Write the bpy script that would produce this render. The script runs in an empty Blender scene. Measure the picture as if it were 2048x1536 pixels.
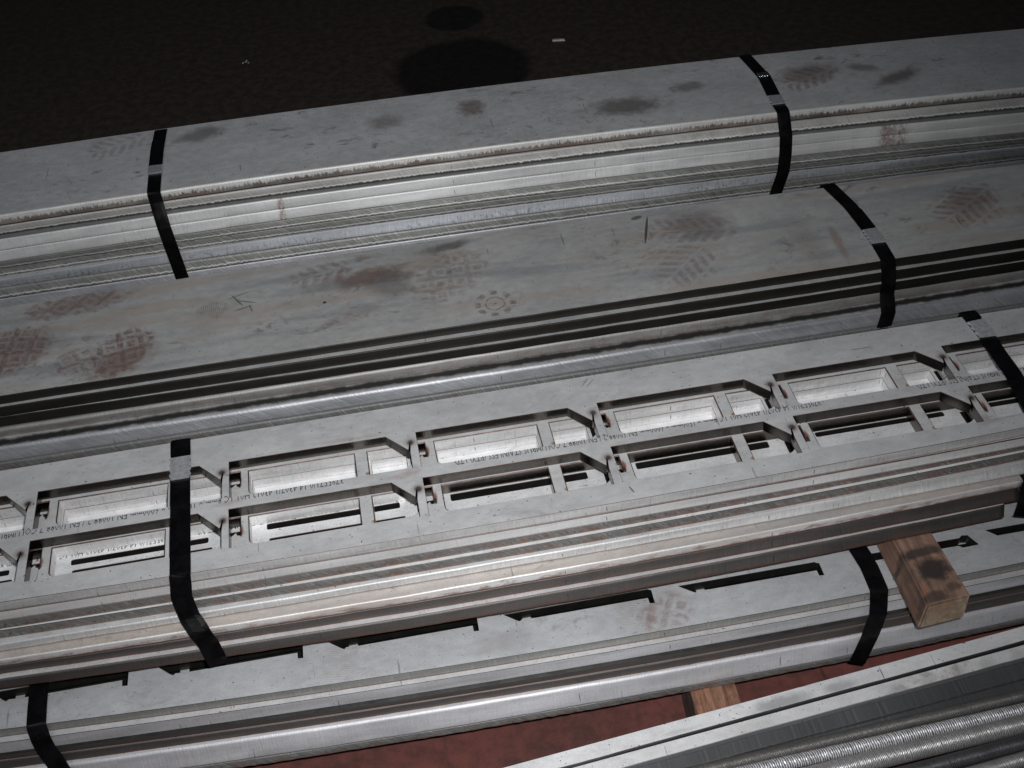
import bpy, bmesh, math, random
from mathutils import Vector, Matrix, noise
from mathutils.geometry import delaunay_2d_cdt

S = bpy.context.scene
COL = S.collection
H = 0.29                      # height of the comb plate above the floor (metres)

# ------------------------------------------------------------------ camera
R_ = Vector((0.98287082, -0.17755292, -0.04939538))
U_ = Vector((0.15482056, 0.65006871, 0.74393633))
F_ = Vector((0.09997768, 0.73884074, -0.66642241))
CAM = Vector((0.3755, -0.892, 0.9307 + H))
cd = bpy.data.cameras.new('camera')
cam = bpy.data.objects.new('camera', cd)
COL.objects.link(cam)
m = Matrix((R_, U_, -F_)).transposed().to_4x4()
m.translation = CAM
cam.matrix_world = m
cd.sensor_width = 36.0
cd.lens = 2498.77 / 2048 * 36.0
cd.clip_start = 0.02
cd.clip_end = 60
S.camera = cam

# ------------------------------------------------------------------ world, lamps, exposure
w = bpy.data.worlds.new('World')
S.world = w
w.use_nodes = True
bg = w.node_tree.nodes['Background']
bg.inputs[0].default_value = (0.55, 0.62, 0.75, 1)
bg.inputs[1].default_value = 0.02
S.view_settings.view_transform = 'Standard'
S.view_settings.look = 'None'
S.view_settings.exposure = 0.0
S.view_settings.gamma = 1.0


def spot(name, loc, target, power, size, blend, radius, col=(1, 1, 1)):
    l = bpy.data.lights.new(name, 'SPOT')
    l.energy = power
    l.spot_size = math.radians(size)
    l.spot_blend = blend
    l.shadow_soft_size = radius
    l.color = col
    o = bpy.data.objects.new(name, l)
    COL.objects.link(o)
    o.location = loc
    o.rotation_euler = (Vector(target) - Vector(loc)).to_track_quat('-Z', 'Y').to_euler()
    return o


# the camera's own flash, a hand's width beside the lens
spot('camera_flash', CAM + R_ * 0.045 + U_ * 0.045, (0.46, 0.19, H), 71, 79, 1.0, 0.012, (0.988, 0.992, 1.0))
# hall lamp high up behind the photographer
al = bpy.data.lights.new('hall_lamp', 'AREA')
al.energy = 9
al.size = 1.6
al.color = (0.86, 0.93, 1.0)
ao = bpy.data.objects.new('hall_lamp', al)
COL.objects.link(ao)
ao.location = (-1.2, -0.4, 3.4)
ao.rotation_euler = (Vector((0.3, 0, 0.2)) - ao.location).to_track_quat('-Z', 'Y').to_euler()

random.seed(7)


# ------------------------------------------------------------------ node helpers
class NT:
    def __init__(self, name):
        self.mat = bpy.data.materials.new(name)
        self.mat.use_nodes = True
        self.t = self.mat.node_tree
        self.b = self.t.nodes['Principled BSDF']
        self.tc = self.t.nodes.new('ShaderNodeTexCoord')
        self.obj = self.tc.outputs['Object']
        self.uv = self.tc.outputs['UV']

    def new(self, typ, **kw):
        n = self.t.nodes.new(typ)
        for k, v in kw.items():
            setattr(n, k, v)
        return n

    def link(self, a, b):
        self.t.links.new(a, b)

    def val(self, sock, v):
        if hasattr(v, 'links') or isinstance(v, bpy.types.NodeSocket):
            self.link(v, sock)
        else:
            sock.default_value = v

    def math(self, op, a, b=0.0, c=None, clamp=False):
        n = self.new('ShaderNodeMath', operation=op, use_clamp=clamp)
        self.val(n.inputs[0], a)
        self.val(n.inputs[1], b)
        if c is not None:
            self.val(n.inputs[2], c)
        return n.outputs[0]

    def map(self, vec, scale=(1, 1, 1), loc=(0, 0, 0), rot=(0, 0, 0)):
        n = self.new('ShaderNodeMapping')
        self.link(vec, n.inputs[0])
        n.inputs[1].default_value = loc
        n.inputs[2].default_value = rot
        n.inputs[3].default_value = scale
        return n.outputs[0]

    def noise(self, vec, scale, detail=4, rough=0.6, dist=0.0):
        n = self.new('ShaderNodeTexNoise')
        self.link(vec, n.inputs['Vector'])
        n.inputs['Scale'].default_value = scale
        n.inputs['Detail'].default_value = detail
        n.inputs['Roughness'].default_value = rough
        n.inputs['Distortion'].default_value = dist
        return n.outputs['Fac']

    def ramp(self, f, lo, hi, a=0.0, b=1.0):
        n = self.new('ShaderNodeMapRange', interpolation_type='SMOOTHSTEP')
        self.val(n.inputs[0], f)
        n.inputs[1].default_value = lo
        n.inputs[2].default_value = hi
        n.inputs[3].default_value = a
        n.inputs[4].default_value = b
        return n.outputs[0]

    def mix(self, f, a, b, blend='MIX'):
        n = self.new('ShaderNodeMix', data_type='RGBA', blend_type=blend)
        self.val(n.inputs[0], f)
        for s, v in ((n.inputs[6], a), (n.inputs[7], b)):
            if isinstance(v, bpy.types.NodeSocket):
                self.link(v, s)
            else:
                s.default_value = (*v, 1) if len(v) == 3 else v
        return n.outputs[2]

    def sep(self, vec):
        n = self.new('ShaderNodeSeparateXYZ')
        self.link(vec, n.inputs[0])
        return n.outputs

    def comb(self, x, y, z=0.0):
        n = self.new('ShaderNodeCombineXYZ')
        self.val(n.inputs[0], x)
        self.val(n.inputs[1], y)
        self.val(n.inputs[2], z)
        return n.outputs[0]

    def bump(self, h, strength, dist, normal=None):
        n = self.new('ShaderNodeBump')
        n.inputs['Strength'].default_value = strength
        n.inputs['Distance'].default_value = dist
        self.link(h, n.inputs['Height'])
        if normal is not None:
            self.link(normal, n.inputs['Normal'])
        return n.outputs[0]

    def grain(self, amount=0.55):
        self.b.inputs['Anisotropic'].default_value = amount
        self.link(self.comb(0.0, 0.707, 0.707), self.b.inputs['Tangent'])

    def set(self, col=None, rough=None, metal=None, normal=None):
        if col is not None:
            self.val(self.b.inputs['Base Color'], col if isinstance(col, bpy.types.NodeSocket) else (*col, 1))
        if rough is not None:
            self.val(self.b.inputs['Roughness'], rough)
        if metal is not None:
            self.val(self.b.inputs['Metallic'], metal)
        if normal is not None:
            self.link(normal, self.b.inputs['Normal'])


def ellipse(n, xyz, cx, cy, a, b, rot=0.0, soft=0.35, wobble=None):
    """1 inside an ellipse on the plate, 0 outside"""
    x = n.math('SUBTRACT', xyz[0], cx)
    y = n.math('SUBTRACT', xyz[1], cy)
    ca, sa = math.cos(rot), math.sin(rot)
    u = n.math('ADD', n.math('MULTIPLY', x, ca / a), n.math('MULTIPLY', y, sa / a))
    v = n.math('ADD', n.math('MULTIPLY', x, -sa / b), n.math('MULTIPLY', y, ca / b))
    d = n.math('SQRT', n.math('ADD', n.math('MULTIPLY', u, u), n.math('MULTIPLY', v, v)))
    if wobble is not None:
        d = n.math('ADD', d, wobble)
    return n.ramp(d, 1.0 - soft, 1.0, 1.0, 0.0), u, v


def prints(n, xyz, spec, wob, nz):
    """muddy boot soles: list of (kind, cx, cy, half length, half width, angle, strength)"""
    tot = None
    wx = n.math('MULTIPLY', n.math('SUBTRACT', n.noise(n.map(n.obj, loc=(2, 0, 0)), 38, 3, 0.6), 0.5), 0.005)
    wy = n.math('MULTIPLY', n.math('SUBTRACT', n.noise(n.map(n.obj, loc=(0, 6, 0)), 38, 3, 0.6), 0.5), 0.007)
    xyz = (n.math('ADD', xyz[0], wx), n.math('ADD', xyz[1], wy), 0)
    for kind, cx, cy, a, b, rot, s in spec:
        msk, u, v = ellipse(n, xyz, cx, cy, a * 1.15, b * 1.15, rot, 0.32, wob)
        p = n.math('MULTIPLY', u, a * 1.15)
        q = n.math('MULTIPLY', v, b * 1.15)
        if kind == 'diamond':
            g = 0.0185
            s1 = n.math('PINGPONG', n.math('ADD', p, q), g)
            s2 = n.math('PINGPONG', n.math('SUBTRACT', p, q), g)
            ln = n.math('MINIMUM', s1, s2)
            mx = n.math('MAXIMUM', s1, s2)
            line = n.ramp(ln, 0.0036, 0.0062, 1.0, 0.30)
            core = n.ramp(ln, 0.0096, 0.0120, 0.0, 1.0)
            pat = n.math('MAXIMUM', line, core)
        elif kind == 'bars':
            s1 = n.math('PINGPONG', n.math('ADD', p, n.math('MULTIPLY', n.math('ABSOLUTE', q), 0.6)), 0.0080)
            pat = n.ramp(s1, 0.0032, 0.0056, 1.0, 0.12)
            s2 = n.math('PINGPONG', q, 0.016)
            pat = n.math('MULTIPLY', pat, n.ramp(s2, 0.002, 0.003, 0.0, 1.0))
        elif kind == 'comb':
            s1 = n.math('PINGPONG', p, 0.0013)
            pat = n.ramp(s1, 0.0004, 0.0008, 1.0, 0.1)
        elif kind == 'ring':
            d = n.math('SQRT', n.math('ADD', n.math('MULTIPLY', p, p), n.math('MULTIPLY', q, q)))
            r1 = n.ramp(n.math('ABSOLUTE', n.math('SUBTRACT', d, 0.0125)), 0.0008, 0.0014, 1.0, 0.0)
            r2 = n.ramp(d, 0.0015, 0.0024, 1.0, 0.0)
            an = n.math('ARCTAN2', q, p)
            lug = n.ramp(n.math('PINGPONG', an, 0.40), 0.15, 0.22, 0.0, 1.0)
            band = n.ramp(n.math('ABSOLUTE', n.math('SUBTRACT', d, 0.0235)), 0.0035, 0.0045, 1.0, 0.0)
            pat = n.math('MAXIMUM', n.math('MAXIMUM', r1, r2), n.math('MULTIPLY', lug, band))
        else:
            pat = 1.0
        k = n.math('MULTIPLY', msk, pat)
        k = n.math('MULTIPLY', k, s)
        tot = k if tot is None else n.math('MAXIMUM', tot, k)
    return n.math('MULTIPLY', n.math('MULTIPLY', tot, 1.25, clamp=True), nz)


def top_mat(name, base, rough, metal, spec, smear=0.5, warm=0.0, marks=(), smudges_and_shade=(), pierce=False):
    n = NT(name)
    xyz = n.sep(n.obj)
    big = n.noise(n.map(n.obj, (1, 1.4, 1)), 9, 5, 0.6)
    mid = n.noise(n.map(n.obj, (1, 1.8, 1)), 60, 6, 0.7)
    fine = n.noise(n.obj, 1400, 2, 0.5)
    k = n.math('ADD', n.math('MULTIPLY', big, 0.30), n.math('MULTIPLY', mid, 0.25))
    k = n.math('ADD', k, n.math('MULTIPLY', fine, 0.45))
    c0 = tuple(v * 0.74 for v in base)
    c1 = tuple(min(1, v * 1.18) for v in base)
    col = n.mix(n.ramp(k, 0.34, 0.66), c0, c1)
    if warm:
        st = n.noise(n.map(n.obj, (1.0, 8.5, 1), rot=(0, 0, 0.04)), 4.2, 3, 0.45)
        col = n.mix(n.ramp(st, 0.48, 0.68, 0, warm), col, (0.46, 0.37, 0.29))
        col = n.mix(n.ramp(st, 0.28, 0.48, warm * 0.9, 0), col, (0.20, 0.22, 0.25))
    # dark oily smudges and brown dust smears
    sm = n.noise(n.map(n.obj, (1, 1.7, 1), rot=(0, 0, 0.25)), 26, 4, 0.62, 0.6)
    gate = n.noise(n.map(n.obj, loc=(3, 1, 0)), 5.5, 2, 0.5)
    a = n.math('MULTIPLY', n.ramp(sm, 0.56, 0.72), n.ramp(gate, 0.48, 0.62))
    col = n.mix(n.math('MULTIPLY', a, smear), col, (0.12, 0.105, 0.10))
    sm2 = n.noise(n.map(n.obj, (1, 1.4, 1), loc=(5, 2, 0), rot=(0, 0, -0.3)), 38, 5, 0.7, 0.9)
    gate2 = n.noise(n.map(n.obj, loc=(9, 4, 0)), 6.5, 2, 0.5)
    a2 = n.math('MULTIPLY', n.ramp(sm2, 0.54, 0.70), n.ramp(gate2, 0.50, 0.62))
    col = n.mix(n.math('MULTIPLY', a2, smear * 0.8), col, (0.24, 0.165, 0.135))
    wob = n.math('MULTIPLY', n.math('SUBTRACT', n.noise(n.obj, 60, 4, 0.6), 0.5), 0.9)
    grit = n.ramp(n.noise(n.obj, 110, 6, 0.75), 0.34, 0.62, 0.15, 1.0)
    for cx, cy, ra, rb, rot, s, cc in smudges_and_shade:
        e, _, _ = ellipse(n, xyz, cx, cy, ra, rb, rot, 0.75, wob)
        col = n.mix(n.math('MULTIPLY', e, s), col, cc)
    if spec:
        pm = prints(n, xyz, spec, wob, grit)
        col = n.mix(pm, col, (0.225, 0.150, 0.125))
    # thin dark scratches across and along
    for sc, rt, th in (((220, 14, 1), 0.12, 0.725), ((16, 260, 1), 0.5, 0.74)):
        s = n.noise(n.map(n.obj, sc, rot=(0, 0, rt)), 1.0, 2, 0.4)
        col = n.mix(n.ramp(s, th + 0.012, th + 0.05, 0, 0.5), col, (0.08, 0.075, 0.07))
    dots = n.noise(n.map(n.obj, loc=(1, 7, 0)), 330, 1, 0.4)
    col = n.mix(n.ramp(dots, 0.735, 0.765, 0, 0.8), col, (0.05, 0.045, 0.04))
    for cx, cy, ra, rb, rot, s, cc in marks:
        e, _, _ = ellipse(n, xyz, cx, cy, ra, rb, rot, 0.3, None)
        col = n.mix(n.math('MULTIPLY', e, s), col, cc)
    if pierce:
        # burnt laser pierce spots, one above every slit
        px = n.math('SUBTRACT', n.math('WRAP', xyz[0], 0.2, 0.0), 0.1925)
        for cy in (0.0730, 0.0033):
            py = n.math('SUBTRACT', xyz[1], cy)
            d = n.math('SQRT', n.math('ADD', n.math('MULTIPLY', px, px), n.math('MULTIPLY', n.math('MULTIPLY', py, py), 0.75)))
            d = n.math('ADD', d, n.math('MULTIPLY', wob, 0.004))
            col = n.mix(n.ramp(d, 0.002, 0.010, 0.55, 0), col, (0.20, 0.13, 0.10))
            col = n.mix(n.ramp(d, 0.0012, 0.0052, 0.95, 0), col, (0.035, 0.033, 0.033))
    r = n.math('ADD', n.math('MULTIPLY', mid, 0.16), rough - 0.08)
    h = n.math('ADD', n.math('MULTIPLY', fine, 0.5), n.math('MULTIPLY', mid, 0.5))
    n.set(col, n.math('ADD', r, 0.06), min(1.0, metal + 0.22), n.bump(h, 0.35, 0.0006))
    n.grain(0.55)
    return n.mat


def edge_mat(name, base, rough, metal, stri=0.0, slant=0.0, tear=0.0, pits=0.0, burr=0.0, warm=0.0, brown=0.0,
             freq=520, dirt=0.25, jag=0.0, ox=0.0):
    """sawn, sheared or burnt edge; u runs along the bar (metres), v down the edge (0 top, 1 foot)"""
    n = NT(name)
    uv = n.sep(n.uv)
    u, v = uv[0], uv[1]
    big = n.noise(n.comb(n.math('MULTIPLY', u, 7), v), 1.0, 4, 0.6)
    fine = n.noise(n.obj, 900, 3, 0.6)
    col = n.mix(n.ramp(n.math('ADD', n.math('MULTIPLY', big, 0.65), n.math('MULTIPLY', fine, 0.35)), 0.32, 0.68),
                tuple(q * 0.78 for q in base), tuple(min(1, q * 1.2) for q in base))
    # drag lines down the cut
    su = n.math('ADD', n.math('MULTIPLY', u, freq), n.math('MULTIPLY', v, slant))
    lines = n.noise(n.comb(su, n.math('MULTIPLY', v, 0.8)), 1.0, 3, 0.65)
    lines2 = n.noise(n.comb(n.math('MULTIPLY', su, 0.22), n.math('MULTIPLY', v, 1.5)), 1.0, 2, 0.5)
    if stri:
        col = n.mix(n.ramp(lines, 0.50, 0.72, 0, stri), col, tuple(min(1, q * 1.9) for q in base))
        col = n.mix(n.ramp(lines, 0.28, 0.45, stri, 0), col, tuple(q * 0.4 for q in base))
    if tear:
        tn = n.noise(n.comb(n.math('MULTIPLY', u, 260), n.math('MULTIPLY', v, 1.2)), 1.0, 4, 0.75)
        msk = n.ramp(n.math('ADD', v, n.math('MULTIPLY', n.math('SUBTRACT', tn, 0.5), 1.5)), 0.34, 0.66)
        gate = n.ramp(n.noise(n.comb(n.math('MULTIPLY', u, 12), 0.0), 1.0, 2, 0.5), 0.3, 0.6, 0.65, 1.0)
        col = n.mix(n.math('MULTIPLY', n.math('MULTIPLY', msk, gate), tear), col, n.mix(n.ramp(big, 0.4, 0.6), (0.060, 0.045, 0.035), (0.20, 0.12, 0.075)))
        col = n.mix(n.ramp(v, 0.82, 0.95, 0, 0.9), col, (0.035, 0.028, 0.024))
    if pits:
        pn = n.noise(n.comb(n.math('MULTIPLY', u, 210), n.math('MULTIPLY', v, 2.2)), 1.0, 4, 0.7)
        pg = n.ramp(n.noise(n.comb(n.math('MULTIPLY', u, 9), 0.0, 5.0), 1.0, 2, 0.5), 0.42, 0.58, 0.25, 1.0)
        msk = n.math('MULTIPLY', n.math('MULTIPLY', n.ramp(pn, 0.50, 0.62), n.ramp(v, 0.2, 0.55, 0, 1)), pg)
        col = n.mix(n.math('MULTIPLY', msk, pits), col, (0.06, 0.065, 0.075))
    if brown:
        bn = n.noise(n.comb(n.math('MULTIPLY', u, 40), n.math('MULTIPLY', v, 1.4)), 1.0, 5, 0.7)
        msk = n.ramp(n.math('ADD', bn, n.math('MULTIPLY', v, 0.25)), 0.60, 0.78)
        col = n.mix(n.math('MULTIPLY', msk, brown), col, (0.27, 0.13, 0.085))
    if warm:
        wn = n.noise(n.comb(n.math('MULTIPLY', u, 5), n.math('MULTIPLY', v, 0.6)), 1.0, 3, 0.5)
        col = n.mix(n.ramp(wn, 0.40, 0.62, 0, warm), col, (0.62, 0.47, 0.37))
    if name == 'smooth_light_edge':
        for cu_, w_ in ((1.225, 0.030), (0.262, 0.007)):
            du = n.math('ABSOLUTE', n.math('SUBTRACT', u, cu_))
            rp = n.noise(n.comb(n.math('MULTIPLY', u, 150), n.math('MULTIPLY', v, 1.5), 2.0), 1.0, 5, 0.7)
            msk = n.math('MULTIPLY', n.ramp(du, w_ * 0.4, w_, 1, 0), n.ramp(rp, 0.35, 0.6))
            col = n.mix(n.math('MULTIPLY', msk, 0.75), col, (0.26, 0.13, 0.09))
    if dirt:
        dn = n.noise(n.comb(n.math('MULTIPLY', u, 60), n.math('MULTIPLY', v, 2.0), 3.0), 1.0, 5, 0.7)
        col = n.mix(n.ramp(dn, 0.62, 0.76, 0, dirt), col, (0.09, 0.075, 0.065))
        dk = n.noise(n.comb(n.math('MULTIPLY', u, 420), n.math('MULTIPLY', v, 0.7), 8.0), 1.0, 1, 0.4)
        col = n.mix(n.ramp(dk, 0.74, 0.78, 0, 0.75), col, (0.04, 0.035, 0.03))
        gl = n.noise(n.comb(n.math('MULTIPLY', u, 3.5), n.math('MULTIPLY', v, 0.3), 12.0), 1.0, 3, 0.6)
        col = n.mix(n.ramp(gl, 0.30, 0.70, 0.45, 0.0), col, n.mix(0.5, col, (0.10, 0.10, 0.10)))
    if jag:
        jn = n.noise(n.comb(n.math('MULTIPLY', u, 330), n.math('MULTIPLY', v, 0.5), 4.0), 1.0, 4, 0.8)
        lvl = n.math('ADD', v, n.math('MULTIPLY', n.math('SUBTRACT', jn, 0.5), 0.55))
        chip = n.math('MULTIPLY', n.ramp(lvl, 0.66, 0.74), n.ramp(lvl, 0.78, 0.84, 1, 0))
        col = n.mix(n.math('MULTIPLY', chip, 0.85), col, (0.95, 0.95, 0.93))
        col = n.mix(n.ramp(lvl, 0.82, 0.88, 0, jag), col, (0.09, 0.085, 0.08))
    if ox:
        on = n.noise(n.comb(n.math('MULTIPLY', u, 120), 0.0, 6.0), 1.0, 4, 0.7)
        lv = n.math('ADD', v, n.math('MULTIPLY', n.math('SUBTRACT', on, 0.5), 0.12))
        col = n.mix(n.ramp(lv, 0.82, 0.93, 0, ox), col, (0.19, 0.085, 0.06))
        col = n.mix(n.ramp(lv, 0.00, 0.06, ox * 0.6, 0), col, (0.22, 0.12, 0.09))
    # oxide line where the cut meets the faces
    if burr:
        col = n.mix(n.ramp(v, 0.74, 0.96, 0, 0.85), col, (0.22, 0.11, 0.08))
    h = n.math('ADD', n.math('MULTIPLY', lines, 0.7 if stri else 0.15), n.math('MULTIPLY', fine, 0.3))
    h = n.math('ADD', h, n.math('MULTIPLY', lines2, 0.4 if stri else 0.1))
    n.set(col, n.math('ADD', n.math('MULTIPLY', big, 0.12), rough + (0.10 if metal < 0.9 else -0.06)), min(1.0, metal + 0.25), n.bump(h, 0.6, 0.0006 if stri else 0.0003))
    n.grain(0.55)
    return n.mat


def flat_mat(name, base, rough, metal=0.0, bumpy=0.2, var=0.25, scale=60):
    n = NT(name)
    a = n.noise(n.obj, scale, 5, 0.65)
    col = n.mix(n.ramp(a, 0.3, 0.7), tuple(q * (1 - var) for q in base), tuple(min(1, q * (1 + var)) for q in base))
    n.set(col, rough, metal, n.bump(n.noise(n.obj, scale * 8, 3, 0.6), bumpy, 0.0005))
    return n.mat


# ------------------------------------------------------------------ object helpers
def mesh_obj(name, verts, faces, mats, parent=None, fmat=None, uvs=None, smooth=None):
    me = bpy.data.meshes.new(name)
    me.from_pydata([tuple(v) for v in verts], [], faces)
    for mm in mats:
        me.materials.append(mm)
    if fmat:
        me.polygons.foreach_set('material_index', fmat)
    if smooth is not None:
        me.polygons.foreach_set('use_smooth', smooth)
    if uvs is not None:
        uvl = me.uv_layers.new(name='UVMap')
        for li, loop in enumerate(me.loops):
            uvl.data[li].uv = uvs[loop.vertex_index]
    me.update()
    return link(name, me, parent)


def link(name, me, parent=None):
    o = bpy.data.objects.new(name, me)
    COL.objects.link(o)
    if parent is not None:
        o.parent = parent
        b = parent
        off = Vector((0, 0, 0))
        while b is not None:
            off += Vector(b.location)
            b = b.parent
        o.location = -off            # part meshes are modelled in scene coordinates
    return o


def empty(name, loc, label, cat, group=None):
    e = bpy.data.objects.new(name, None)
    COL.objects.link(e)
    e.location = loc
    e.empty_display_size = 0.05
    tag(e, label, cat, group)
    return e


def tag(o, label, cat, group=None):
    o['label'] = label
    o['category'] = cat
    if group:
        o['group'] = group


def q3(c, x):
    return c[0] + c[1] * x + c[2] * x * x


def flat_bar(name, parent, z, t, ft, fb, back, mats, x0=-0.6, x1=1.9, r=0.0022, step=0.006, burr=0.0, rag=0.00025,
             dy=0.0, seed=0.0, sag=None):
    """long flat bar swept along x. ft / fb: quadratics of the top and foot line of its front edge"""
    n = max(2, int((x1 - x0) / step))
    V, UV, Fc, FM, SM = [], [], [], [], []
    prof = 11
    te = t - 0.0005
    for i in range(n + 1):
        x = x0 + (x1 - x0) * i / n
        yt = q3(ft, x) + dy
        yb = q3(fb, x) + dy
        yk = q3(back, x)
        nz = noise.noise(Vector((x * 18, seed, 0))) * 0.0005 + noise.noise(Vector((x * 70, seed, 3))) * 0.00022 + noise.noise(Vector((x * 4, seed, 7))) * 0.0006
        yt += nz
        yb += nz
        zt = z + H + noise.noise(Vector((x * 9, seed, 11))) * 0.00018
        bn = 0.0
        if rag:
            bn = (noise.noise(Vector((x * 160, seed, 5))) + 0.6 * noise.noise(Vector((x * 420, seed, 9)))) * rag
        if burr:
            b2 = max(0.0, noise.noise(Vector((x * 210, seed, 2))) + 0.25) * burr
        else:
            b2 = 0.0
        pts = [(yk, zt, 0.0), (yt + r + 0.003, zt, 0.0), (yt + r, zt, 0.0)]
        for k in (1, 2, 3):
            a = math.pi / 2 * k / 3
            pts.append((yt + r - r * math.sin(a), zt - r + r * math.cos(a), r * k / 3 / t))
        # face, then a ragged foot with its burr
        pts.append((yt * 0.35 + yb * 0.65 + bn * 0.4, zt - te * 0.66, 0.66))
        pts.append((yb + bn, zt - te * 0.90, 0.90))
        pts.append((yb + bn * 0.6 - b2, zt - te - b2 * 0.5, 1.0))
        pts.append((yb + 0.003, zt - te, 1.0))
        pts.append((yk, zt - te, 1.0))
        for y, zz, vv in pts:
            V.append((x, y, zz))
            UV.append((x, vv))
    for i in range(n):
        for k in range(prof):
            k2 = (k + 1) % prof
            a, b = i * prof + k, i * prof + k2
            Fc.append((a, a + prof, b + prof, b))
            face = 3 <= k <= 8 or k == 2
            FM.append(1 if face else 0)
            SM.append(2 <= k <= 8)
    Fc.append(tuple(range(prof)))
    FM.append(1)
    SM.append(False)
    Fc.append(tuple(reversed([n * prof + k for k in range(prof)])))
    FM.append(1)
    SM.append(False)
    return mesh_obj(name, V, Fc, mats, parent, FM, UV, SM)


def cut_plate(name, parent, outer, holes, z, t, mats, bevel=0.0004):
    """laser cut plate: outline and holes extruded, thin oxidised bevels. mats: top, wall, oxide line, outer edge"""
    def area(p):
        return sum(p[i - 1][0] * p[i][1] - p[i][0] * p[i - 1][1] for i in range(len(p))) / 2

    def inset(p, d):
        """shift every edge of a loop to its left by d"""
        out = []
        n = len(p)
        for i in range(n):
            q = Vector(p[i])
            e1 = (q - Vector(p[i - 1])).normalized()
            e2 = (Vector(p[(i + 1) % n]) - q).normalized()
            n1, n2 = Vector((-e1.y, e1.x)), Vector((-e2.y, e2.x))
            bis = n1 + n2
            if bis.length < 1e-6:
                bis = n1
            bis.normalize()
            k = d / max(0.35, bis.dot(n1))
            out.append((q.x + bis.x * k, q.y + bis.y * k))
        return out
    loops = [outer if area(outer) > 0 else outer[::-1]]
    wall = [1]
    for hl in holes:
        wall.append(1)
        if isinstance(hl, tuple):
            hl, wall[-1] = hl
        loops.append(hl if area(hl) < 0 else hl[::-1])
    zt, zb = z + H, z + H - t + 0.0003
    V, Fc, FM, UV = [], [], [], []
    inner = [inset(lp, bevel) for lp in loops]
    ymid = (min(p[1] for p in outer) + max(p[1] for p in outer)) / 2
    flat = [p for lp in inner for p in lp]
    ed, k0 = [], 0
    for lp in inner:
        ed += [(k0 + i, k0 + (i + 1) % len(lp)) for i in range(len(lp))]
        k0 += len(lp)
    res = delaunay_2d_cdt([Vector(p) for p in flat], ed, [], 0, 1e-7)
    pts2, tris = res[0], res[2]
    boxes = [(min(p[0] for p in lp), max(p[0] for p in lp), min(p[1] for p in lp), max(p[1] for p in lp)) for lp in inner]

    def inside(lp, x, y):
        c, j = False, len(lp) - 1
        for i in range(len(lp)):
            if (lp[i][1] > y) != (lp[j][1] > y) and x < (lp[j][0] - lp[i][0]) * (y - lp[i][1]) / (lp[j][1] - lp[i][1]) + lp[i][0]:
                c = not c
            j = i
        return c
    flat_ring = flat
    flat = [(p.x, p.y) for p in pts2]
    V += [(p[0], p[1], zt) for p in flat]
    UV += [(p[0], 0.0) for p in flat]
    for tr in tris:
        cx_ = sum(flat[i][0] for i in tr) / 3
        cy_ = sum(flat[i][1] for i in tr) / 3
        if not inside(inner[0], cx_, cy_):
            continue
        if any(bx[0] < cx_ < bx[1] and bx[2] < cy_ < bx[3] and inside(lp, cx_, cy_) for lp, bx in zip(inner[1:], boxes[1:])):
            continue
        p, q, r_ = (flat[i] for i in tr)
        ar = (q[0] - p[0]) * (r_[1] - p[1]) - (r_[0] - p[0]) * (q[1] - p[1])
        if abs(ar) < 1e-14:
            continue
        Fc.append(tuple(tr) if ar > 0 else tuple(reversed(tr)))
        FM.append(0)
    nb = len(V)
    V += [(p[0], p[1], zb) for p in flat]
    UV += [(p[0], 1.0) for p in flat]
    for f in list(Fc):
        Fc.append(tuple(i + nb for i in reversed(f)))
        FM.append(0)
    base = len(V)
    V += [(p[0], p[1], zt) for p in flat_ring]
    UV += [(p[0], 0.0) for p in flat_ring]
    for li, lp in enumerate(loops):
        m_ = len(lp)
        run = 0.0
        i0 = len(V)
        for i, p in enumerate(lp):
            if i:
                run += (Vector(p) - Vector(lp[i - 1])).length
            V.append((p[0], p[1], zt - bevel))
            V.append((p[0], p[1], zb))
            UV.append((p[0] + p[1] * 0.8, 0.04))
            UV.append((p[0] + p[1] * 0.8, 1.0))
        for i in range(m_):
            j = (i + 1) % m_
            Fc.append((base + i, i0 + 2 * i, i0 + 2 * j, base + j))
            FM.append(2)
            Fc.append((i0 + 2 * i, i0 + 2 * i + 1, i0 + 2 * j + 1, i0 + 2 * j))
            FM.append(3 if (li == 0 and lp[i][1] < ymid and lp[j][1] < ymid) else wall[li])
        base += m_
    return mesh_obj(name, V, Fc, mats, parent, FM, UV)


def rounded(poly, rads):
    """round chosen corners of a polygon: rads aligned with poly, 0 keeps the corner"""
    out = []
    n = len(poly)
    for i in range(n):
        p = Vector(poly[i])
        r = rads[i]
        if r <= 0:
            out.append(tuple(p))
            continue
        a = (Vector(poly[i - 1]) - p).normalized()
        b = (Vector(poly[(i + 1) % n]) - p).normalized()
        for k in range(5):
            s = k / 4
            q = p + a * r * (1 - s) ** 2 + b * r * s ** 2
            out.append((q.x, q.y))
    return out


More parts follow.
